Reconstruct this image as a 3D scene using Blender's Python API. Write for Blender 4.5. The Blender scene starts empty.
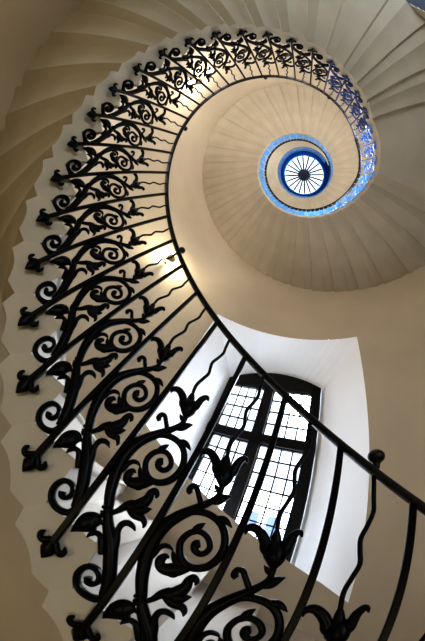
# Spiral stone staircase seen from the bottom of its open well, looking up to the roof lantern.
import bpy, bmesh, math, random
from mathutils import Vector, Matrix

C = bpy.context.scene.collection
sc = bpy.context.scene
PI = math.pi

# ------------------------------------------------------------------ measures
S = 1.06                 # metres per unit (one unit = radius of the handrail)
H = 2.45                 # eye height above the lower floor
DT = 0.18260             # angle of one step
DZ = 0.15060             # rise of one step
ZF = -0.4709             # foot tip of bar 0
RE = 0.985               # radius of the step ends
RO = 2.40                # radius of the round wall
GAP = 3.33               # length of the first landing, in steps
FLOOR = -H / S
K0 = -13                 # first step
SKY_LO, SKY_HI, SKY_GLOW = 2.6, 12.5, 75.  # sky strengths: dimmed part, brightened part, added glow
ML = 23                  # step that is stretched to the landing
MT = 64                  # last step: the gallery
ZG = ZF + DZ * (MT + .82)    # gallery floor
ZC = 10.45               # ceiling of the lantern room


def W(x, y, z):
    return Vector((x * S, y * S, z * S + H))


def P(k, r, z):
    return W(r * math.cos(k * DT), r * math.sin(k * DT), z)


# ------------------------------------------------------------------ materials
def mat(name, col, rough=.6, metal=0., var=0., scale=6., bump=0., emit=None, estr=0., spec=.5):
    m = bpy.data.materials.new(name)
    m.use_nodes = True
    nt = m.node_tree
    b = nt.nodes['Principled BSDF']
    b.inputs['Base Color'].default_value = (*col, 1)
    b.inputs['Roughness'].default_value = rough
    b.inputs['Metallic'].default_value = metal
    b.inputs['Specular IOR Level'].default_value = spec
    if emit:
        b.inputs['Emission Color'].default_value = (*emit, 1)
        b.inputs['Emission Strength'].default_value = estr
    if var or bump:
        tc = nt.nodes.new('ShaderNodeTexCoord')
        n = nt.nodes.new('ShaderNodeTexNoise')
        n.inputs['Scale'].default_value = scale
        n.inputs['Detail'].default_value = 6
        nt.links.new(tc.outputs['Object'], n.inputs['Vector'])
        if var:
            r = nt.nodes.new('ShaderNodeValToRGB')
            r.color_ramp.elements[0].position = .3
            r.color_ramp.elements[1].position = .7
            r.color_ramp.elements[0].color = (*[c * (1 - var) for c in col], 1)
            r.color_ramp.elements[1].color = (*[min(1, c * (1 + var)) for c in col], 1)
            nt.links.new(n.outputs['Fac'], r.inputs['Fac'])
            nt.links.new(r.outputs['Color'], b.inputs['Base Color'])
        if bump:
            n2 = nt.nodes.new('ShaderNodeTexNoise')
            n2.inputs['Scale'].default_value = scale * 9
            n2.inputs['Detail'].default_value = 4
            nt.links.new(tc.outputs['Object'], n2.inputs['Vector'])
            bp = nt.nodes.new('ShaderNodeBump')
            bp.inputs['Strength'].default_value = bump
            bp.inputs['Distance'].default_value = .01
            nt.links.new(n2.outputs['Fac'], bp.inputs['Height'])
            nt.links.new(bp.outputs['Normal'], b.inputs['Normal'])
    return m


M = dict(
    plaster=mat('warm_plaster', (.50, .43, .325), .9, var=.07, scale=1.3, bump=.10),
    recess=mat('white_recess_paint', (.90, .90, .91), .85, var=.02, scale=2., bump=.05),
    stone=mat('portland_stone', (.41, .36, .275), .85, var=.08, scale=2.2, bump=.12),
    tread=mat('window_lit_tread', (.47, .43, .385), .8, var=.06, scale=3., bump=.1),  # step stone made paler: window light put into treads and risers
    step_end=mat('painted_step_end', (.47, .415, .315), .85, var=.05, scale=2.2, bump=.10),
    upper=mat('blue_lantern_paint', (.0035, .026, .12), 1., var=.1, scale=3., spec=0.),
    floor=mat('floor_stone', (.32, .29, .24), .5, var=.2, scale=3., bump=.1),
    iron=mat('backlit_wrought_iron', (.0015, .0016, .002), .34, var=.2, scale=20., bump=.08, spec=.09),  # blue railing with its backlight put into a near-black colour
    iron_mid=mat('dim_lit_blue_ironwork', (.006, .024, .11), .4, var=.2, scale=20., spec=.3),  # same blue paint, darkened in its colour for weaker light
    iron_landing=mat('part_lit_blue_ironwork', (.03, .17, .55), .35, var=.2, scale=20., spec=.5),  # same blue paint, toned between the dim bays and the skylit flight
    iron_blue=mat('skylit_blue_ironwork', (.055, .33, .86), .4, var=.25, scale=20., spec=.5),  # same blue paint, brightened in its colour for the skylight
    rail=mat('black_handrail', (.002, .002, .0025), .4, var=.2, scale=15., bump=.05, spec=.3),
    shade=mat('dim_daylit_recess', (.10, .12, .17), .9),  # white plaster recess, its dim bluish daylight put into the colour
    frame=mat('black_window_frame', (.002, .002, .0025), .6, var=.2, scale=12., spec=.15),
    brass=mat('aged_brass', (.30, .26, .14), .4, 1.),
    lamp=mat('lamp_glass', (.9, .85, .7), .3, emit=(1, .83, .55), estr=9.),
    pale=mat('pale_render', (.86, .88, .92), .9, var=.03, scale=.5),
    pane_far=mat('bluish_far_pane', (.018, .035, .085), .4, spec=.5),
    rim=mat('lantern_rim_paint', (.10, .38, .75), .8, spec=.1),
    spoke=mat('lantern_spoke_paint', (.03, .035, .07), .5),
)


def glass(name):
    m = bpy.data.materials.new(name)
    m.use_nodes = True
    nt = m.node_tree
    nt.nodes.clear()
    o = nt.nodes.new('ShaderNodeOutputMaterial')
    mx = nt.nodes.new('ShaderNodeMixShader')
    t = nt.nodes.new('ShaderNodeBsdfTransparent')
    t.inputs[0].default_value = (.97, .985, 1, 1)
    g = nt.nodes.new('ShaderNodeBsdfGlossy')
    g.inputs['Roughness'].default_value = .03
    mx.inputs[0].default_value = .06
    nt.links.new(t.outputs[0], mx.inputs[1])
    nt.links.new(g.outputs[0], mx.inputs[2])
    nt.links.new(mx.outputs[0], o.inputs[0])
    return m


M['glass'] = glass('clear_window_glass')


# ------------------------------------------------------------------ object helpers
def mesh(name, verts, faces, m, smooth=False):
    me = bpy.data.meshes.new(name)
    me.from_pydata([tuple(v) for v in verts], [], faces)
    bm = bmesh.new()
    bm.from_mesh(me)
    bmesh.ops.recalc_face_normals(bm, faces=bm.faces)
    bm.to_mesh(me)
    bm.free()
    if smooth:
        for p in me.polygons:
            p.use_smooth = True
    me.materials.append(m)
    return me


def obj(name, me, parent=None, kind=None, label=None, cat=None, group=None):
    o = bpy.data.objects.new(name, me)
    C.objects.link(o)
    if parent:
        o.parent = parent
    for a, v in (('kind', kind), ('label', label), ('category', cat), ('group', group)):
        if v:
            o[a] = v
    return o


class MB:
    """collects shapes of one mesh"""

    def __init__(self):
        self.v, self.f = [], []

    def add(self, vs, fs):
        n = len(self.v)
        self.v += list(vs)
        self.f += [[i + n for i in f] for f in fs]

    def box(self, x0, x1, y0, y1, z0, z1, fn=None):
        fn = fn or (lambda x, y, z: Vector((x, y, z)))
        vs = [fn(x, y, z) for z in (z0, z1) for y in (y0, y1) for x in (x0, x1)]
        self.add(vs, [[0, 1, 3, 2], [4, 6, 7, 5], [0, 4, 5, 1], [2, 3, 7, 6], [0, 2, 6, 4], [1, 5, 7, 3]])

    def build(self, name, m, smooth=False):
        return mesh(name, self.v, self.f, m, smooth)


def loft(rings, caps=True, closed=False):
    n = len(rings[0])
    vs = [v for r in rings for v in r]
    fs = []
    for i in range(len(rings) - (0 if closed else 1)):
        j = (i + 1) % len(rings)
        for k in range(n):
            l = (k + 1) % n
            fs.append([i * n + k, i * n + l, j * n + l, j * n + k])
    if caps and not closed:
        fs.append(list(range(n)))
        fs.append([(len(rings) - 1) * n + k for k in range(n)][::-1])
    return vs, fs


def catmull(pts, sub):
    out = []
    n = len(pts)
    for i in range(n - 1):
        p0, p1, p2, p3 = pts[max(0, i - 1)], pts[i], pts[i + 1], pts[min(n - 1, i + 2)]
        for s in range(sub):
            t = s / sub
            out.append(tuple(.5 * (2 * b + (c - a) * t + (2 * a - 5 * b + 4 * c - d) * t * t + (3 * b - a - 3 * c + d) * t ** 3)
                             for a, b, c, d in zip(p0, p1, p2, p3)))
    out.append(tuple(pts[-1]))
    return out


# ------------------------------------------------------------------ the round wall with its openings
W1 = (-.527, .341)           # angles of the window opening
SILL = [(-.54, -.385), (-.43, -.24), (-.233, -.045), (.035, .195), (.35, .515)]
W1TOP = 2.395
W2 = (-2.86, -2.42)          # arched opening low on the far side


def sill(t):
    for (a, za), (b, zb) in zip(SILL, SILL[1:]):
        if t <= b + 1e-6:
            return za + (zb - za) * (t - a) / (b - a)
    return SILL[-1][1]


def w2top(t):
    c, h = (W2[0] + W2[1]) / 2, (W2[1] - W2[0]) / 2
    return 1.95 + .52 * math.sqrt(max(0, 1 - ((t - c) / h) ** 2))


def w2bot(t):
    return -.25


def build_wall():
    ts = [-PI + 2 * PI * i / 200 for i in range(201)]
    for a in (*W1, *W2):
        ts.append(a)
    ts += [W2[0] + (W2[1] - W2[0]) * i / 24 for i in range(1, 24)]
    ts = sorted(ts)
    ts = [t for i, t in enumerate(ts) if i == 0 or t - ts[i - 1] > 1e-4]
    mb = MB()

    def quad(a, b, za0, zb0, za1, zb1):
        n = max(1, int((za1 - za0) / 1.2))
        for i in range(n):
            f, g = i / n, (i + 1) / n
            vs = []
            for t, z0, z1, q in ((a, za0, za1, f), (b, zb0, zb1, f), (b, zb0, zb1, g), (a, za0, za1, g)):
                vs.append(W(RO * math.cos(t), RO * math.sin(t), z0 + (z1 - z0) * q))
            mb.add(vs, [[0, 1, 2, 3]])
    top = ZG - .16
    for a, b in zip(ts, ts[1:]):
        c = (a + b) / 2
        if W1[0] < c < W1[1]:
            quad(a, b, FLOOR, FLOOR, sill(a), sill(b))
            quad(a, b, W1TOP, W1TOP, top, top)
        elif W2[0] < c < W2[1]:
            quad(a, b, FLOOR, FLOOR, w2bot(a), w2bot(b))
            quad(a, b, w2top(a), w2top(b), top, top)
        else:
            quad(a, b, FLOOR, FLOOR, top, top)
    me = mb.build('wall_round', M['plaster'])
    bm = bmesh.new()
    bm.from_mesh(me)
    bmesh.ops.remove_doubles(bm, verts=bm.verts, dist=1e-5)
    # normals towards the axis
    for f in bm.faces:
        c = f.calc_center_median()
        f.smooth = True
        if f.normal.dot(Vector((c.x, c.y, 0))) > 0:
            f.normal_flip()
    bm.to_mesh(me)
    bm.free()
    obj('wall_round', me, kind='structure')
    # the part around the lantern room
    mb = MB()
    n = 120
    mb.add([W(RO * math.cos(2 * PI * i / n), RO * math.sin(2 * PI * i / n), z) for z in (top, ZC) for i in range(n)],
           [[i, (i + 1) % n, n + (i + 1) % n, n + i] for i in range(n)])
    obj('wall_upper', mb.build('wall_upper', M['upper'], True), kind='structure')


build_wall()

# floor
n = 96
mb = MB()
mb.add([W((RO + .03) * math.cos(2 * PI * i / n), (RO + .03) * math.sin(2 * PI * i / n), FLOOR) for i in range(n)], [list(range(n))])
obj('floor', mb.build('floor', M['floor']), kind='structure')


# ------------------------------------------------------------------ window 1 with its splayed recess
TN = -.25
N1 = (math.cos(TN), math.sin(TN))
T1 = (-math.sin(TN), math.cos(TN))
D1 = 2.85
XC, XH = .465, .685
ZB1, ZCOR, ZCRN = -.30, 1.91, 2.10


def Q(x, y, z):
    """window frame of axes: x along the wall (from the window's middle), y outwards, z up"""
    a, d = XC + x, D1 + y
    return W(N1[0] * d + T1[0] * a, N1[1] * d + T1[1] * a, z)


def arch(x):
    return ZCOR + (ZCRN - ZCOR) * (1 - (x / XH) ** 2)


def build_recess():
    mb = MB()
    seg = 16
    y = .09

    def strip(A, B):
        vs = A + B
        n = len(A)
        mb.add(vs, [[i, i + 1, n + i + 1, n + i] for i in range(n - 1)])
    wl = [W(RO * math.cos(W1[1]), RO * math.sin(W1[1]), z) for z in (sill(W1[1]), W1TOP)]
    wr = [W(RO * math.cos(W1[0]), RO * math.sin(W1[0]), z) for z in (sill(W1[0]), W1TOP)]
    strip(wl, [Q(XH, y, ZB1), Q(XH, y, ZCOR)])
    strip(wr, [Q(-XH, y, ZB1), Q(-XH, y, ZCOR)])
    th = [W1[0] + (W1[1] - W1[0]) * i / seg for i in range(seg + 1)]
    xs = [-XH + 2 * XH * i / seg for i in range(seg + 1)]
    strip([W(RO * math.cos(t), RO * math.sin(t), W1TOP) for t in th], [Q(x, y, arch(x)) for x in xs])
    strip([W(RO * math.cos(t), RO * math.sin(t), sill(t)) for t in th], [Q(x, y, ZB1) for x in xs])
    obj('trim_1', mb.build('trim_1', M['recess']), kind='structure')


build_recess()


def build_window1():
    root = obj('window_1', None, kind='structure')
    root.location = Q(0, 0, ZB1)
    off = -root.location

    def q(x, y, z):
        return Q(x, y, z) + off
    # outer frame: stiles, bottom rail and the solid arched head
    mb = MB()
    fw = .115
    fl = .105
    mx = .025                # middle of the mullion
    zt = 1.81                 # heads of the lights
    ins = XH - .003
    mb.box(-ins, -ins + fw, .0, .085, ZB1, ZCOR - .0, q)
    mb.box(ins - fl, ins, .0, .085, ZB1, ZCOR - .0, q)
    mb.box(-ins, ins, .0, .085, ZB1, ZB1 + .09, q)
    n = 20
    for i in range(n):
        xa, xb = -ins + 2 * ins * i / n, -ins + 2 * ins * (i + 1) / n
        vs = [q(x, yy, z) for yy in (0., .085) for x, z in ((xa, zt), (xb, zt), (xb, arch(xb) - .002), (xa, arch(xa) - .002))]
        mb.add(vs, [[0, 1, 2, 3], [7, 6, 5, 4], [0, 4, 5, 1], [2, 6, 7, 3]])
    obj('window_frame', mb.build('window_frame', M['frame']), root)
    mb = MB()
    mb.box(mx - .066, mx + .066, -.02, .09, ZB1, zt + .02, q)
    obj('mullion', mb.build('mullion', M['frame']), root)
    mb = MB()
    zm = 1.04
    mb.box(-ins, ins, -.02, .09, zm - .06, zm + .06, q)
    obj('transom', mb.build('transom', M['frame']), root)
    # four lights: casement, pane, lattice of thin glazing bars
    for s in (-1, 1):
        for z0, z1, rows in ((ZB1 + .09, zm - .06, 7), (zm + .06, zt, 4)):
            x0, x1 = (mx + .066, ins - fl) if s > 0 else (-(ins - fw), mx - .066)
            mb = MB()
            c = .016
            mb.box(x0, x0 + c, .02, .06, z0, z1, q)
            mb.box(x1 - c, x1, .02, .06, z0, z1, q)
            mb.box(x0, x1, .02, .06, z0, z0 + c, q)
            mb.box(x0, x1, .02, .06, z1 - c, z1, q)
            cs = obj('casement', mb.build('casement', M['frame']), root)
            mb = MB()
            g = .0085
            for i in range(1, 4):
                x = x0 + (x1 - x0) * i / 4
                mb.box(x - g, x + g, .03, .05, z0, z1, q)
            for i in range(1, rows):
                z = z0 + (z1 - z0) * i / rows
                mb.box(x0, x1, .03, .05, z - g, z + g, q)
            obj('glazing_bars', mb.build('glazing_bars', M['frame']), cs)
            mb = MB()
            mb.add([q(x0, .042, z0), q(x1, .042, z0), q(x1, .042, z1), q(x0, .042, z1)], [[0, 1, 2, 3]])
            obj('pane', mb.build('pane', M['glass']), cs)


build_window1()


# ------------------------------------------------------------------ window 2: small arched opening under the upper steps
def build_window2():
    c = (W2[0] + W2[1]) / 2
    n2 = (math.cos(c), math.sin(c))
    t2 = (-math.sin(c), math.cos(c))
    D, xh, zb, zs, rise = 2.95, .36, -.15, 1.75, .36

    def q(x, y, z):
        return W(n2[0] * (D + y) + t2[0] * x, n2[1] * (D + y) + t2[1] * x, z)

    def top(x):
        return zs + rise * math.sqrt(max(0, 1 - (x / xh) ** 2))
    mb = MB()
    seg = 24

    def strip(A, B):
        n = len(A)
        mb.add(A + B, [[i, i + 1, n + i + 1, n + i] for i in range(n - 1)])
    ang = [PI * i / seg for i in range(seg + 1)]
    h = (W2[1] - W2[0]) / 2
    outl = [W(RO * math.cos(c - h * math.cos(a)), RO * math.sin(c - h * math.cos(a)), 1.95 + .52 * math.sin(a)) for a in ang]
    inn = [q(-xh * math.cos(a), 0, zs + rise * math.sin(a)) for a in ang]
    strip(outl, inn)
    for t, x in ((W2[0], -xh), (W2[1], xh)):
        strip([W(RO * math.cos(t), RO * math.sin(t), z) for z in (w2bot(t), 1.95)], [q(x, 0, zb), q(x, 0, zs)])
    strip([W(RO * math.cos(c + h * u), RO * math.sin(c + h * u), w2bot(0)) for u in (-1, -.5, 0, .5, 1)], [q(xh * u, 0, zb) for u in (-1, -.5, 0, .5, 1)])
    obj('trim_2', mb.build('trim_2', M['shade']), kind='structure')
    root = obj('window_2', None, kind='structure')
    root.location = q(0, 0, zb)
    off = -root.location
    mb = MB()
    w = .05
    xi = xh - .002
    fn = lambda x, y, z: q(x, y, z) + off
    mb.box(-xi, -xi + w, -.06, -.01, zb, zs, fn)
    mb.box(xi - w, xi, -.06, -.01, zb, zs, fn)
    mb.box(-xi, xi, -.06, -.01, zb, zb + w, fn)
    mb.box(-.02, .02, -.06, -.01, zb, zs + rise - .01, fn)
    mb.box(-xi, xi, -.06, -.01, zs - .03, zs + .03, fn)
    for i in range(seg):
        a, b = ang[i], ang[i + 1]
        pts = [(-(xi - d) * math.cos(t), zs + (rise - .002 - d) * math.sin(t)) for d, t in ((0, a), (0, b), (w, b), (w, a))]
        mb.add([fn(x, yy, z) for yy in (-.06, -.01) for x, z in pts], [[0, 1, 2, 3], [7, 6, 5, 4], [0, 4, 5, 1], [2, 6, 7, 3]])
    obj('window_frame', mb.build('window_frame', M['frame']), root)
    mb = MB()
    mb.add([fn(-xh, -.035, zb)] + [fn(-xh * math.cos(a), -.035, zs + rise * math.sin(a)) for a in ang] + [fn(xh, -.035, zb)], [list(range(seg + 3))])
    obj('pane', mb.build('pane', M['glass']), root)
    return q


Q2 = build_window2()

# ------------------------------------------------------------------ the stone stair
# outline of one block: (steps along, rises up) from its foot-tip line
SOFFIT = [(.69, .44), (.655, .04), (.55, .012), (.43, -.035), (.32, -.11), (.20, -.24), (.10, -.39), (.03, -.52), (-.31, -.56)]
FRONT = [(-.54, -.18), (-.54, .66), (-.575, .69), (-.60, .735), (-.605, .78), (-.59, .82)]


def block(stretch=0., drop=None, name='stair_step'):
    """stretch: length of flat landing added, in steps"""
    fr = [(a, b) for a, b in FRONT]
    so = [(a + stretch, b) for a, b in SOFFIT[:-1]] + [SOFFIT[-1]]
    poly = fr + [(.46 + stretch, .82)] + so
    if drop is not None:                # first step on the floor: solid down to it
        poly = fr + [(.46, .82), (.69, .44), (.69, drop), (-.54, drop)]
    # split long flat edges so that the block follows the round well
    dense = []
    for (a, b), (c, d) in zip(poly, poly[1:] + poly[:1]):
        n = max(1, int(abs(c - a) / .35))
        for i in range(n):
            dense.append((a + (c - a) * i / n, b + (d - b) * i / n))
    # cut the outline into narrow upright slices so that its end follows the round well exactly
    bm = bmesh.new()
    bm.faces.new([bm.verts.new((a, b, 0)) for a, b in dense])
    lo, hi = min(a for a, b in dense), max(a for a, b in dense)
    x = lo + .12
    while x < hi - .05:
        bmesh.ops.bisect_plane(bm, geom=bm.verts[:] + bm.edges[:] + bm.faces[:], dist=1e-5, plane_co=(x, 0, 0), plane_no=(1, 0, 0))
        x += .12
    inner = list(bm.faces)
    ret = bmesh.ops.extrude_face_region(bm, geom=inner, use_keep_orig=True)
    for v in ret['geom']:
        if isinstance(v, bmesh.types.BMVert):
            v.co.z = 1
    for v in bm.verts:
        r = RO + .012 if v.co.z > .5 else RE
        t = v.co.x * DT
        v.co = (r * math.cos(t) * S, r * math.sin(t) * S, (ZF + v.co.y * DZ) * S)
    bmesh.ops.recalc_face_normals(bm, faces=bm.faces)
    bmesh.ops.triangulate(bm, faces=[f for f in bm.faces if len(f.verts) > 4], ngon_method='EAR_CLIP')
    me = bpy.data.meshes.new(name)
    me.materials.append(M['stone'])
    me.materials.append(M['step_end'])
    me.materials.append(M['tread'])
    for f in bm.faces:
        if all(abs(math.hypot(v.co.x, v.co.y) / S - RE) < 1e-4 for v in f.verts):
            f.material_index = 1
        else:
            q = [(math.atan2(v.co.y, v.co.x) / DT, (v.co.z / S - ZF) / DZ) for v in f.verts]
            if all(b > .815 for a, b in q) or all(a < -.53 and b > -.19 for a, b in q):
                f.material_index = 2
    # crisp corners, smooth hollow
    for e in bm.edges:
        e.smooth = len(e.link_faces) == 2 and e.calc_face_angle(0) < math.radians(32)
    for f in bm.faces:
        f.smooth = True
    bm.to_mesh(me)
    bm.free()
    return me


stair = obj('spiral_staircase', None, label='pale stone cantilevered spiral staircase climbing around the open round well', cat='staircase')
step_me = block()


def put(o, k, m):
    """turn a piece made for step 0 to angle k steps, raised m rises"""
    o.rotation_euler = (0, 0, k * DT)
    o.location = (0, 0, m * DZ * S + H)


for m in range(K0, ML):
    o = obj('stair_step', step_me, stair)
    put(o, m, m)
o = obj('landing', block(GAP, name='landing'), stair)
put(o, ML, ML)
for m in range(ML + 1, MT):
    o = obj('stair_step', step_me, stair)
    put(o, m + GAP, m)
o = obj('stair_step', block(drop=(FLOOR - ZF) / DZ - (K0 - 1), name='first_step'), stair)
put(o, K0 - 1, K0 - 1)

# gallery at the head of the stair: a ring with an opening where the last steps come up
KG0 = MT + GAP - .54
KG1 = MT + GAP + 2 * PI / DT - 9.5
mb = MB()
n = 110
rings = []
for i in range(n + 1):
    k = KG0 + (KG1 - KG0) * i / n
    rings.append([P(k, RE, ZG - .19), P(k, RO + .01, ZG - .19), P(k, RO + .01, ZG), P(k, RE, ZG)])
mb.add(*loft(rings))
obj('gallery_floor', mb.build('gallery_floor', M['stone']), kind='structure')

# ceiling of the lantern room, drum and skylight
RD = 1.00
ZL = 12.2
mb = MB()
n = 96
cs = [(math.cos(2 * PI * i / n), math.sin(2 * PI * i / n)) for i in range(n)]
mb.add([W(r * c, r * s, ZC) for r in (RO + .01, RD + .10) for c, s in cs], [[i, (i + 1) % n, n + (i + 1) % n, n + i] for i in range(n)])
obj('ceiling', mb.build('ceiling', M['upper']), kind='structure')
mb = MB()
mb.add([W(r * c, r * s, z) for r, z in ((RD + .10, ZC), (RD + .02, ZL)) for c, s in cs], [[i, (i + 1) % n, n + (i + 1) % n, n + i] for i in range(n)])
obj('wall_drum', mb.build('wall_drum', M['upper'], True), kind='structure')
sky = obj('window_3', None, kind='structure')
sky.location = W(0, 0, ZL)


def L(x, y, z):
    return Vector((x * S, y * S, z * S))


mb = MB()
rr = []
for c, s in cs:
    rr.append([L(RD * .97 * c, RD * .97 * s, -.06), L((RD + .03) * c, (RD + .03) * s, -.06), L((RD + .03) * c, (RD + .03) * s, .03), L(RD * .97 * c, RD * .97 * s, .03)])
mb.add(*loft(rr, closed=True))
obj('skylight_rim', mb.build('skylight_rim', M['rim']), sky)
mb = MB()
mb.add([L(RD * c, RD * s, 0.02) for c, s in cs], [list(range(n))])
obj('pane', mb.build('pane', M['glass']), sky)
for i in range(20):
    a = 2 * PI * (i + .5) / 20
    mb = MB()

    def rot(x, y, z, a=a):
        return L(x * math.cos(a) - y * math.sin(a), x * math.sin(a) + y * math.cos(a), z)
    mb.box(.15, .955, -.042, .042, -.05, .01, rot)
    obj('skylight_spoke', mb.build('skylight_spoke', M['spoke']), sky)
mb = MB()
hub = []
for r, z in ((.02, -.16), (.12, -.15), (.175, -.11), (.19, -.05), (.19, .01)):
    hub.append([L(r * math.cos(2 * PI * i / 32), r * math.sin(2 * PI * i / 32), z) for i in range(32)])
mb.add(*loft(hub))
obj('skylight_hub', mb.build('skylight_hub', M['spoke'], True), sky)

# ------------------------------------------------------------------ balustrade
RAIL0 = 7.12            # rail axis above the foot-tip line, in rises


def rad(Y):
    """radius of the balustrade at height Y (units) above the foot tips: leans out a little"""
    return .968 + .032 * min(1., max(0., Y / 1.0))


THIN = 1.


def sweep(mb, pts, wid, depth, slope, sub=5, sides=8, off=0., flat=False, dfun=None, wf=.8, df=.75):
    """pts (steps, rises) in the drawing of one bay; wid: widths in units, one per point"""
    cur = catmull([(p[0] * DT, p[1] * DZ, w) for p, w in zip(pts, wid)], sub)
    rings = []
    n = len(cur)
    for i, (x, y, w) in enumerate(cur):
        a, b = cur[max(0, i - 1)], cur[min(n - 1, i + 1)]
        tx, ty = b[0] - a[0], b[1] - a[1]
        l = math.hypot(tx, ty) or 1
        nx, ny = -ty / l, tx / l
        w = max(w * wf * THIN, .0015)
        d = (depth if dfun is None else dfun(i / (n - 1))) * df * THIN
        d = min(d, max(w * 1.6, .006)) if dfun is None else d
        ring = []
        for s in range(sides):
            an = 2 * PI * (s + .5) / sides
            ca, sa = math.cos(an), math.sin(an)
            if flat:            # squarish section
                ca = math.copysign(abs(ca) ** .35, ca)
                sa = math.copysign(abs(sa) ** .35, sa)
            X, Y = x + nx * ca * w / 2, y + ny * ca * w / 2
            R = rad(Y) + off + sa * d / 2
            zz = Y - (0 if slope else (X / DT) * DZ)
            ring.append(Vector((R * math.cos(X) * S, R * math.sin(X) * S, (ZF + zz) * S)))
        rings.append(ring)
    mb.add(*loft(rings))


def bar_mesh(m, slope):
    mb = MB()
    top = RAIL0 - .2
    pts = [(0 + (-.2) * t ** 1.0, .38 + (top - .38) * t) for t in [i / 8 for i in range(9)]]
    sweep(mb, pts, [.0185] * 9, .0185, slope, sub=1, sides=8, off=-.006, flat=True, dfun=lambda t: .0185, wf=1, df=1)
    return mb.build('straight_bar', m, False)


def fleur_mesh(m, slope):
    mb = MB()
    sweep(mb, [(0, -.02), (.0, .10), (.0, .2), (.0, .34), (0, .5)], [.002, .034, .046, .026, .020], .024, slope, sub=4, off=-.006, wf=.95)
    for s in (-1, 1):
        sweep(mb, [(s * .00, .44), (s * .07, .36), (s * .14, .275), (s * .20, .29), (s * .215, .37), (s * .185, .44)],
              [.016, .020, .022, .021, .017, .006], .022, slope, sub=4, off=-.006, wf=.9)
    return mb.build('fleur_foot', m, True)


def trunk_mesh(m, slope):
    mb = MB()
    # foot volute
    sweep(mb, [(.03, 1.14), (.07, .98), (.17, .90), (.30, .88), (.42, .94), (.49, 1.08), (.49, 1.24), (.43, 1.37), (.33, 1.41), (.245, 1.36), (.21, 1.25), (.25, 1.14), (.32, 1.12), (.355, 1.19)],
          [.030, .032, .032, .031, .030, .029, .028, .027, .026, .025, .024, .024, .030, .030], .05, slope, off=.014, dfun=lambda t: .05, wf=.66)
    # trunk, arching over at the top and running out into the branch of the tulip
    sweep(mb, [(.03, 1.12), (.06, 1.30), (.125, 1.52), (.21, 1.72), (.30, 1.92), (.39, 2.07), (.49, 2.21), (.58, 2.37), (.655, 2.53), (.74, 2.74), (.80, 2.95), (.845, 3.15), (.868, 3.35), (.86, 3.55), (.81, 3.77), (.72, 3.96), (.62, 4.11), (.51, 4.26), (.42, 4.38), (.345, 4.52), (.335, 4.66), (.355, 4.80)],
          [.034, .040, .046, .049, .050, .044, .041, .033, .036, .040, .043, .046, .048, .046, .042, .038, .034, .028, .024, .021, .019, .022], .028, slope, dfun=lambda t: .034)
    # collar on the trunk
    sweep(mb, [(.60, 2.50), (.70, 2.44)], [.016, .016], .05, slope, sub=2, dfun=lambda t: .046)
    sweep(mb, [(.565, 2.44), (.68, 2.36)], [.010, .010], .05, slope, sub=2, dfun=lambda t: .044)
    # leaves that sheathe the trunk
    sweep(mb, [(.22, 1.80), (.30, 2.06), (.345, 2.24), (.34, 2.37), (.28, 2.44), (.20, 2.44), (.135, 2.39)], [.030, .034, .022, .022, .022, .018, .004], .026, slope)
    sweep(mb, [(.36, 1.72), (.44, 1.90), (.51, 1.98), (.585, 1.98), (.64, 1.90), (.66, 1.81)], [.020, .028, .022, .020, .016, .004], .024, slope)
    sweep(mb, [(.84, 3.00), (.77, 3.20), (.75, 3.33), (.70, 3.42), (.62, 3.44), (.56, 3.40)], [.022, .020, .018, .018, .014, .003], .022, slope)
    # curl on the branch
    sweep(mb, [(.48, 4.25), (.55, 4.36), (.61, 4.45), (.67, 4.535), (.735, 4.53), (.75, 4.44), (.71, 4.40)], [.020, .020, .019, .019, .020, .022, .018], .024, slope)
    # bracts below the tulip
    sweep(mb, [(.40, 4.40), (.31, 4.47), (.24, 4.56), (.165, 4.62)], [.018, .030, .024, .003], .022, slope)
    sweep(mb, [(.33, 4.60), (.40, 4.66), (.46, 4.72)], [.016, .018, .003], .02, slope)
    return mb.build('scroll_stem', m, True)


def volute_mesh(m, slope):
    mb = MB()
    sweep(mb, [(.80, 3.86), (.67, 4.04), (.52, 4.16), (.37, 4.195), (.22, 4.16), (.10, 4.055), (.025, 3.90), (-.005, 3.73), (.02, 3.56), (.09, 3.41), (.20, 3.315), (.32, 3.295), (.43, 3.355), (.505, 3.48), (.535, 3.61), (.50, 3.755), (.42, 3.855), (.32, 3.875), (.225, 3.82), (.165, 3.71), (.185, 3.60), (.25, 3.545), (.325, 3.575), (.34, 3.66), (.295, 3.70)],
          [.020, .028, .030, .030, .030, .030, .030, .031, .032, .031, .030, .030, .029, .028, .027, .026, .026, .025, .025, .024, .024, .025, .030, .038, .030], .03, slope, sub=4, dfun=lambda t: .026, wf=.66)
    # pointed leaves of the scroll
    sweep(mb, [(.25, 4.16), (.16, 4.20), (.08, 4.18), (.00, 4.12)], [.02, .026, .020, .003], .022, slope)
    sweep(mb, [(.45, 3.80), (.42, 3.90), (.385, 3.98), (.35, 4.04)], [.018, .026, .018, .003], .022, slope)
    # acanthus leaf under the scroll
    sweep(mb, [(.24, 3.33), (.33, 3.24), (.43, 3.15), (.54, 3.08), (.62, 3.09), (.655, 3.18), (.62, 3.27), (.57, 3.27)],
          [.014, .034, .046, .040, .034, .030, .022, .006], .028, slope)
    sweep(mb, [(.36, 3.28), (.44, 3.27), (.52, 3.33), (.58, 3.42)], [.020, .030, .020, .003], .024, slope)
    sweep(mb, [(.38, 3.16), (.42, 3.06), (.48, 3.00)], [.024, .022, .003], .022, slope)
    return mb.build('volute', m, True)


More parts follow.
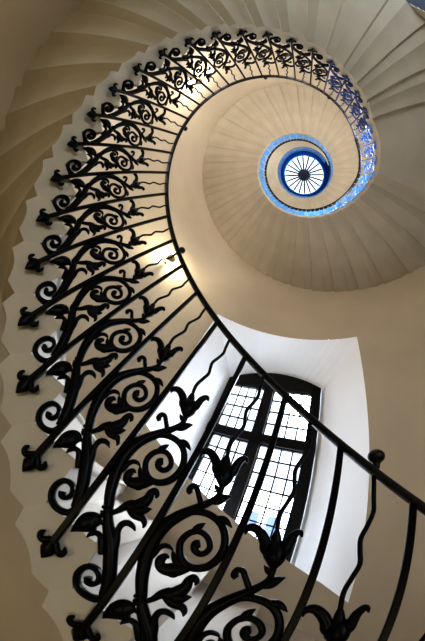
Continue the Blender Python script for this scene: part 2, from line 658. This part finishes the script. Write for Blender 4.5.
def flower_mesh(m, slope):
    mb = MB()
    # half-open flower on its stalk
    sweep(mb, [(.66, 2.30), (.56, 2.42), (.49, 2.53), (.43, 2.67), (.36, 2.72), (.29, 2.76)], [.020, .018, .020, .030, .048, .040], .034, slope)
    sweep(mb, [(.36, 2.74), (.26, 2.84), (.215, 2.97), (.215, 3.09), (.175, 3.16), (.125, 3.12), (.12, 3.05)], [.030, .044, .036, .028, .024, .018, .005], .028, slope)
    sweep(mb, [(.36, 2.70), (.27, 2.72), (.18, 2.78), (.09, 2.86)], [.030, .044, .032, .003], .028, slope)
    sweep(mb, [(.38, 2.68), (.28, 2.64), (.19, 2.64), (.12, 2.63), (.075, 2.57), (.065, 2.50)], [.024, .036, .032, .024, .016, .004], .028, slope)
    # round bud on the other side
    sweep(mb, [(.42, 2.05), (.52, 2.18), (.60, 2.19), (.66, 2.17)], [.014, .018, .016, .022], .022, slope)
    sweep(mb, [(.61, 2.19), (.68, 2.16), (.74, 2.08), (.80, 1.97), (.86, 1.82), (.885, 1.72)], [.024, .060, .072, .060, .026, .003], .034, slope, dfun=lambda t: .012 + .03 * math.sin(PI * min(1, t * 1.0)))
    return mb.build('leaf_flower', m, True)


def tulip_mesh(m, slope):
    mb = MB()
    sweep(mb, [(.345, 4.72), (.36, 4.84), (.385, 4.95), (.405, 5.06), (.42, 5.14)], [.024, .060, .072, .060, .034], .04, slope, dfun=lambda t: .02 + .035 * math.sin(PI * min(1, .15 + t * .85)))
    sweep(mb, [(.43, 4.90), (.50, 4.98), (.545, 5.07), (.61, 5.16), (.70, 5.23), (.775, 5.23), (.82, 5.17), (.815, 5.09)], [.034, .042, .036, .034, .030, .026, .018, .005], .03, slope)
    sweep(mb, [(.33, 4.94), (.285, 5.03), (.265, 5.13), (.245, 5.24), (.20, 5.32), (.15, 5.33), (.12, 5.27)], [.032, .038, .032, .028, .024, .018, .005], .03, slope)
    sweep(mb, [(.405, 5.06), (.43, 5.20), (.455, 5.36)], [.034, .030, .004], .03, slope)
    return mb.build('tulip', m, True)


def wavy_mesh(m, slope):
    mb = MB()
    pts = [(.40, 5.02), (.45, 5.33), (.465, 5.56), (.415, 5.78), (.365, 5.98), (.395, 6.18), (.41, 6.36), (.35, 6.56), (.295, 6.78), (.305, 7.0), (.315, RAIL0 + .31)]
    sweep(mb, pts, [.0125] * len(pts), .0125, slope, sub=4, dfun=lambda t: .0125, wf=1, df=1)
    return mb.build('wavy_bar', m, True)


def kit(key, slope):
    m = M[key]
    return dict(bar=bar_mesh(m, slope), fleur=fleur_mesh(m, slope), trunk=trunk_mesh(m, slope), volute=volute_mesh(m, slope),
                flower=flower_mesh(m, slope), tulip=tulip_mesh(m, slope), wavy=wavy_mesh(m, slope))


def bay(kt, k, m, root, dz, tint=None):
    b = obj('straight_bar', kt['bar'], root)
    put(b, k, m)
    b.location.z -= dz
    obj('fleur_foot', kt['fleur'], b)
    t = obj('scroll_stem', kt['trunk'], root)
    put(t, k, m)
    t.location.z -= dz
    obj('volute', kt['volute'], t)
    obj('leaf_flower', kt['flower'], t)
    obj('tulip', kt['tulip'], t)
    obj('wavy_bar', kt['wavy'], t)
    if tint:
        b['label'] = tint + ' straight bar'
        t['label'] = tint + ' scroll'


def rail_mesh(name, ks, zf, m, fat=1.):
    rings = []
    for k in ks:
        z = zf(k)
        ring = []
        for s in range(12):
            a = 2 * PI * s / 12
            dr, dz = math.cos(a) * .021 * fat, math.sin(a) * .014 * fat
            ring.append(P(k, 1.0 + dr, z + dz))
        rings.append(ring)
    mb = MB()
    mb.add(*loft(rings))
    return mb.build(name, m, True)


def knob_mesh(m):
    mb = MB()
    prof = [(.010, 0), (.012, .012), (.013, .026), (.020, .032), (.028, .043), (.030, .055), (.027, .067), (.018, .077), (.006, .081)]
    mb.add(*loft([[Vector((r * .78 * math.cos(2 * PI * i / 16) * S, r * .78 * math.sin(2 * PI * i / 16) * S, z * .62 * S)) for i in range(16)] for r, z in prof]))
    return mb.build('rail_knob', m, True)


def frange(a, b, d):
    n = max(2, int((b - a) / d))
    return [a + (b - a) * i / n for i in range(n + 1)]


def zr1(k):
    return ZF + DZ * (RAIL0 + min(k, ML + .0))


def zr2(k):
    if k < ML + GAP:
        return ZF + DZ * (RAIL0 + ML)
    return ZF + DZ * (RAIL0 + min(k - GAP, MT))


KJ = ML + .0
# first flight
b1 = obj('stair_balustrade', None, label='backlit-black wrought iron tulip balustrade of the lowest flight, nearest the viewer', cat='balustrade')
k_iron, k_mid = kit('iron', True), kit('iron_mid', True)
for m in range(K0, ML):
    bay(k_iron if m < 19 else k_mid, m, m, b1, 0, 'half-lit blue' if m >= 19 else None)
obj('handrail', rail_mesh('handrail', frange(K0 - .4, KJ, .25), zr1, M['rail']), b1)
kn = knob_mesh(M['rail'])
for k in (-2.72, 3.3, 9.25, 14.95, 19.25):
    o = obj('rail_knob', kn, b1)
    o.location = P(k, 1.0, zr1(k) + .012)

# landing and second flight
z2 = (ML * DZ + ZF) * S + H
b2 = obj('stair_balustrade', None, label='blue painted iron balustrade of the landing and upper flight, winding below the skylight', cat='balustrade')
b2.location = (0, 0, z2)
THIN = .72
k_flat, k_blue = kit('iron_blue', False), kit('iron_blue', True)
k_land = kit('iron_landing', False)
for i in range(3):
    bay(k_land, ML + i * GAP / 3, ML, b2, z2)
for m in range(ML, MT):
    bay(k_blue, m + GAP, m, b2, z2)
hr = obj('handrail', rail_mesh('handrail', frange(KJ, MT + GAP, .25), zr2, M['rail'], 1.35), b2)
hr.location.z = -z2
hr['label'] = 'black handrail'
for k in (25.2, 31.0, 37., 43., 49., 55.):
    o = obj('rail_knob', kn, b2)
    o.location = P(k, 1.0, zr2(k) + .012) - Vector((0, 0, z2))

# gallery
z3 = ZG * S + H
b3 = obj('gallery_balustrade', None, label='blue iron balustrade ringing the top gallery just under the skylight', cat='balustrade')
b3.location = (0, 0, z3)
nb = int(KG1 - (MT + GAP))
for i in range(nb):
    bay(k_flat, MT + GAP + i, MT, b3, z3)
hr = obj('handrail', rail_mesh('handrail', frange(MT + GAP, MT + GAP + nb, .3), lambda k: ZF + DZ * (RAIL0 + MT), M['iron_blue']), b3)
hr.location.z = -z3


# ------------------------------------------------------------------ wall lamps
def wall_lamp(k, z, label, power, colour=(1, .80, .52)):
    root = obj('wall_lamp', None, label=label, cat='lamp', group='wall lamps of the stair')
    t = k * DT
    root.location = W(RO * math.cos(t), RO * math.sin(t), z)
    root.rotation_euler = (0, 0, t)
    # local -x points into the well

    def lathe(prof, n=20):
        return loft([[Vector((-x, r * math.cos(2 * PI * i / n), r * math.sin(2 * PI * i / n))) for i in range(n)] for x, r in prof])
    mb = MB()
    mb.add(*lathe([(-.004, .065), (.012, .065), (.018, .055), (.022, .02)]))
    obj('back_plate', mb.build('back_plate', M['brass'], True), root)
    mb = MB()
    mb.add(*lathe([(.018, .012), (.17, .012), (.175, .02), (.18, .02)]))
    obj('lamp_arm', mb.build('lamp_arm', M['brass'], True), root)
    mb = MB()
    mb.add(*lathe([(.105, .075), (.135, .068), (.16, .05), (.178, .02), (.184, .02), (.166, .055), (.138, .075), (.106, .081)], 28))
    obj('lamp_shade', mb.build('lamp_shade', M['brass'], True), root)
    mb = MB()
    mb.add(*lathe([(.165, .014), (.15, .026), (.135, .026), (.12, .012)]))
    obj('bulb', mb.build('bulb', M['lamp'], True), root)
    ld = bpy.data.lights.new('lamp_light', 'POINT')
    ld.energy = power
    ld.color = colour
    ld.shadow_soft_size = .012
    lo = bpy.data.objects.new('lamp_light', ld)
    C.objects.link(lo)
    lo.parent = root
    lo.location = (-.10, 0, .045)


wall_lamp(4.5, 2.60, 'small brass wall lamp glowing beside the handrail, nearer of two to the tall window', 55, (1, .88, .62))
wall_lamp(12.4, 3.95, 'small brass wall lamp glowing through ironwork, farther of two from the tall window', 80, (1, .93, .80))


def soft_fill(x, y, z, power, colour, size=.12):
    ld = bpy.data.lights.new('unseen_fill_light', 'POINT')
    ld.energy, ld.color, ld.shadow_soft_size = power, colour, size
    o = bpy.data.objects.new('unseen_fill_light', ld)
    C.objects.link(o)
    o.location = W(x, y, z)


# unseen point lights without fixtures: warm lower hall, added fill on upper flights
soft_fill(1.3 * math.cos(2.75), 1.3 * math.sin(2.75), -.75, 27, (1, .83, .48))
soft_fill(1.2, 1.3, -1.9, 7, (1, .76, .36))  # added warm fill for the lower wall
for kk, zz, rr_, pw in ((24.6, 3.75, 1.5, 150), (19.5, 3.0, 1.45, 45), (14.5, 2.35, 1.6, 28), (10.5, 1.62, 1.8, 18), (31, 4.3, 1.35, 85)):  # added fill hidden behind the slabs, for soffits, wall and step ends
    soft_fill(rr_ * math.cos(kk * DT), rr_ * math.sin(kk * DT), zz, pw, (.97, .97, 1.), .25)
for kk, zz in ((35, 6.3), (45, 7.8), (56, 8.9)):  # added cool fill for the soffits below the gallery
    soft_fill(1.75 * math.cos(kk * DT), 1.75 * math.sin(kk * DT), zz, 60, (.92, .95, 1))


# ------------------------------------------------------------------ outside
def far_building():
    root = obj('neighbouring_building', None, label='pale building with bluish windows seen through the bottom of the tall window', cat='building')
    base = Vector((26, -4.6, -.5))
    root.location = base
    mb = MB()
    mb.box(0, 6, -9, 9, 0, 7.4)
    mb.box(-.2, 6.2, -9.2, 9.2, 7.4, 7.7)
    obj('building_wall', mb.build('building_wall', M['pale']), root)
    for i in range(8):
        for j in range(2):
            y = -7.9 + i * 2.1
            mb = MB()
            mb.box(-.04, .05, y, y + 1.15, .4 + j * 2.7, 2.4 + j * 2.9)
            obj('building_window', mb.build('building_window', M['pane_far']), root)


far_building()

w = bpy.data.worlds.new('overcast_sky')
sc.world = w
w.use_nodes = True
nt = w.node_tree
bg = nt.nodes['Background']
bg.inputs['Color'].default_value = (.80, .89, 1., 1)


def math_node(op, a, b=None, clamp=False):
    nd = nt.nodes.new('ShaderNodeMath')
    nd.operation = op
    nd.use_clamp = clamp
    for i, v in enumerate((a, b)):
        if v is None:
            continue
        if isinstance(v, (int, float)):
            nd.inputs[i].default_value = v
        else:
            nt.links.new(v, nd.inputs[i])
    return nd.outputs[0]


tcw = nt.nodes.new('ShaderNodeTexCoord')


def toward(d, lo, hi):
    """0 far from direction d, 1 close to it"""
    dn = Vector(d).normalized()
    v = nt.nodes.new('ShaderNodeVectorMath')
    v.operation = 'DOT_PRODUCT'
    v.inputs[1].default_value = dn
    nt.links.new(tcw.outputs['Generated'], v.inputs[0])
    mr = nt.nodes.new('ShaderNodeMapRange')
    mr.interpolation_type = 'SMOOTHSTEP'
    mr.inputs['From Min'].default_value = lo
    mr.inputs['From Max'].default_value = hi
    nt.links.new(v.outputs['Value'], mr.inputs['Value'])
    return mr.outputs['Result']


# sky dimmed where the lens sees it, brightened elsewhere, plus an added glow
dimmed = math_node('MAXIMUM', toward((0, 0, 1), .90, .97), toward((math.cos(-.12), math.sin(-.12), .42), .80, .93))
sky_level = math_node('ADD', math_node('MULTIPLY', math_node('SUBTRACT', 1., dimmed), SKY_HI), math_node('MULTIPLY', dimmed, SKY_LO))
st = math_node('ADD', sky_level, math_node('MULTIPLY', toward((math.cos(-.62), math.sin(-.62), .92), .90, .985), SKY_GLOW))  # glow added out of view to brighten the risers
nt.links.new(st, bg.inputs['Strength'])


def portal(name, mat4, sx, sy):
    ld = bpy.data.lights.new(name, 'AREA')
    ld.shape = 'RECTANGLE'
    ld.size, ld.size_y = sx, sy
    ld.cycles.is_portal = True
    o = bpy.data.objects.new(name, ld)
    C.objects.link(o)
    o.matrix_world = mat4


def aim(loc, d):
    z = -Vector(d).normalized()
    up = Vector((0, 0, 1)) if abs(z.z) < .9 else Vector((0, 1, 0))
    x = up.cross(z).normalized()
    y = z.cross(x)
    m = Matrix((x, y, z)).transposed().to_4x4()
    m.translation = loc
    return m


portal('sky_portal_window', aim(Q(0, .12, .9), (-N1[0], -N1[1], 0)), 1.37 * S, 2.4 * S)
portal('sky_portal_lantern', aim(W(0, 0, ZL + .06), (0, 0, -1)), 2.02 * S, 2.02 * S)
c2 = (W2[0] + W2[1]) / 2
portal('sky_portal_arch', aim(Q2(0, .05, .9), (-math.cos(c2), -math.sin(c2), 0)), .74 * S, 2.3 * S)

# ------------------------------------------------------------------ camera: wide fisheye lens, tilted up
cd = bpy.data.cameras.new('camera')
cam = bpy.data.objects.new('camera', cd)
C.objects.link(cam)
sc.camera = cam
cd.type = 'PANO'
cd.panorama_type = 'FISHEYE_LENS_POLYNOMIAL'
cd.sensor_fit = 'AUTO'
cd.sensor_width = cd.sensor_height = 36
cd.fisheye_fov = math.radians(230)
cd.fisheye_polynomial_k0 = 0
cd.fisheye_polynomial_k1 = -.085801509
cd.fisheye_polynomial_k2 = .00013567932
cd.fisheye_polynomial_k3 = 4.8168912e-05
cd.fisheye_polynomial_k4 = -1.5074948e-06
cd.clip_start = .01
R = Matrix(((0.01149368, -0.78730512, -0.61645644), (-0.92183963, 0.23050457, -0.31157542), (0.38740107, 0.57185513, -0.72311972)))
mw = R.to_4x4()
mw.translation = W(.3734, -.1371, 0)
cam.matrix_world = mw

# ------------------------------------------------------------------ picture settings
sc.view_settings.view_transform = 'Standard'
sc.view_settings.look = 'Medium High Contrast'
sc.view_settings.exposure = 0
sc.cycles.max_bounces = 10
sc.cycles.diffuse_bounces = 7
sc.cycles.use_denoising = True
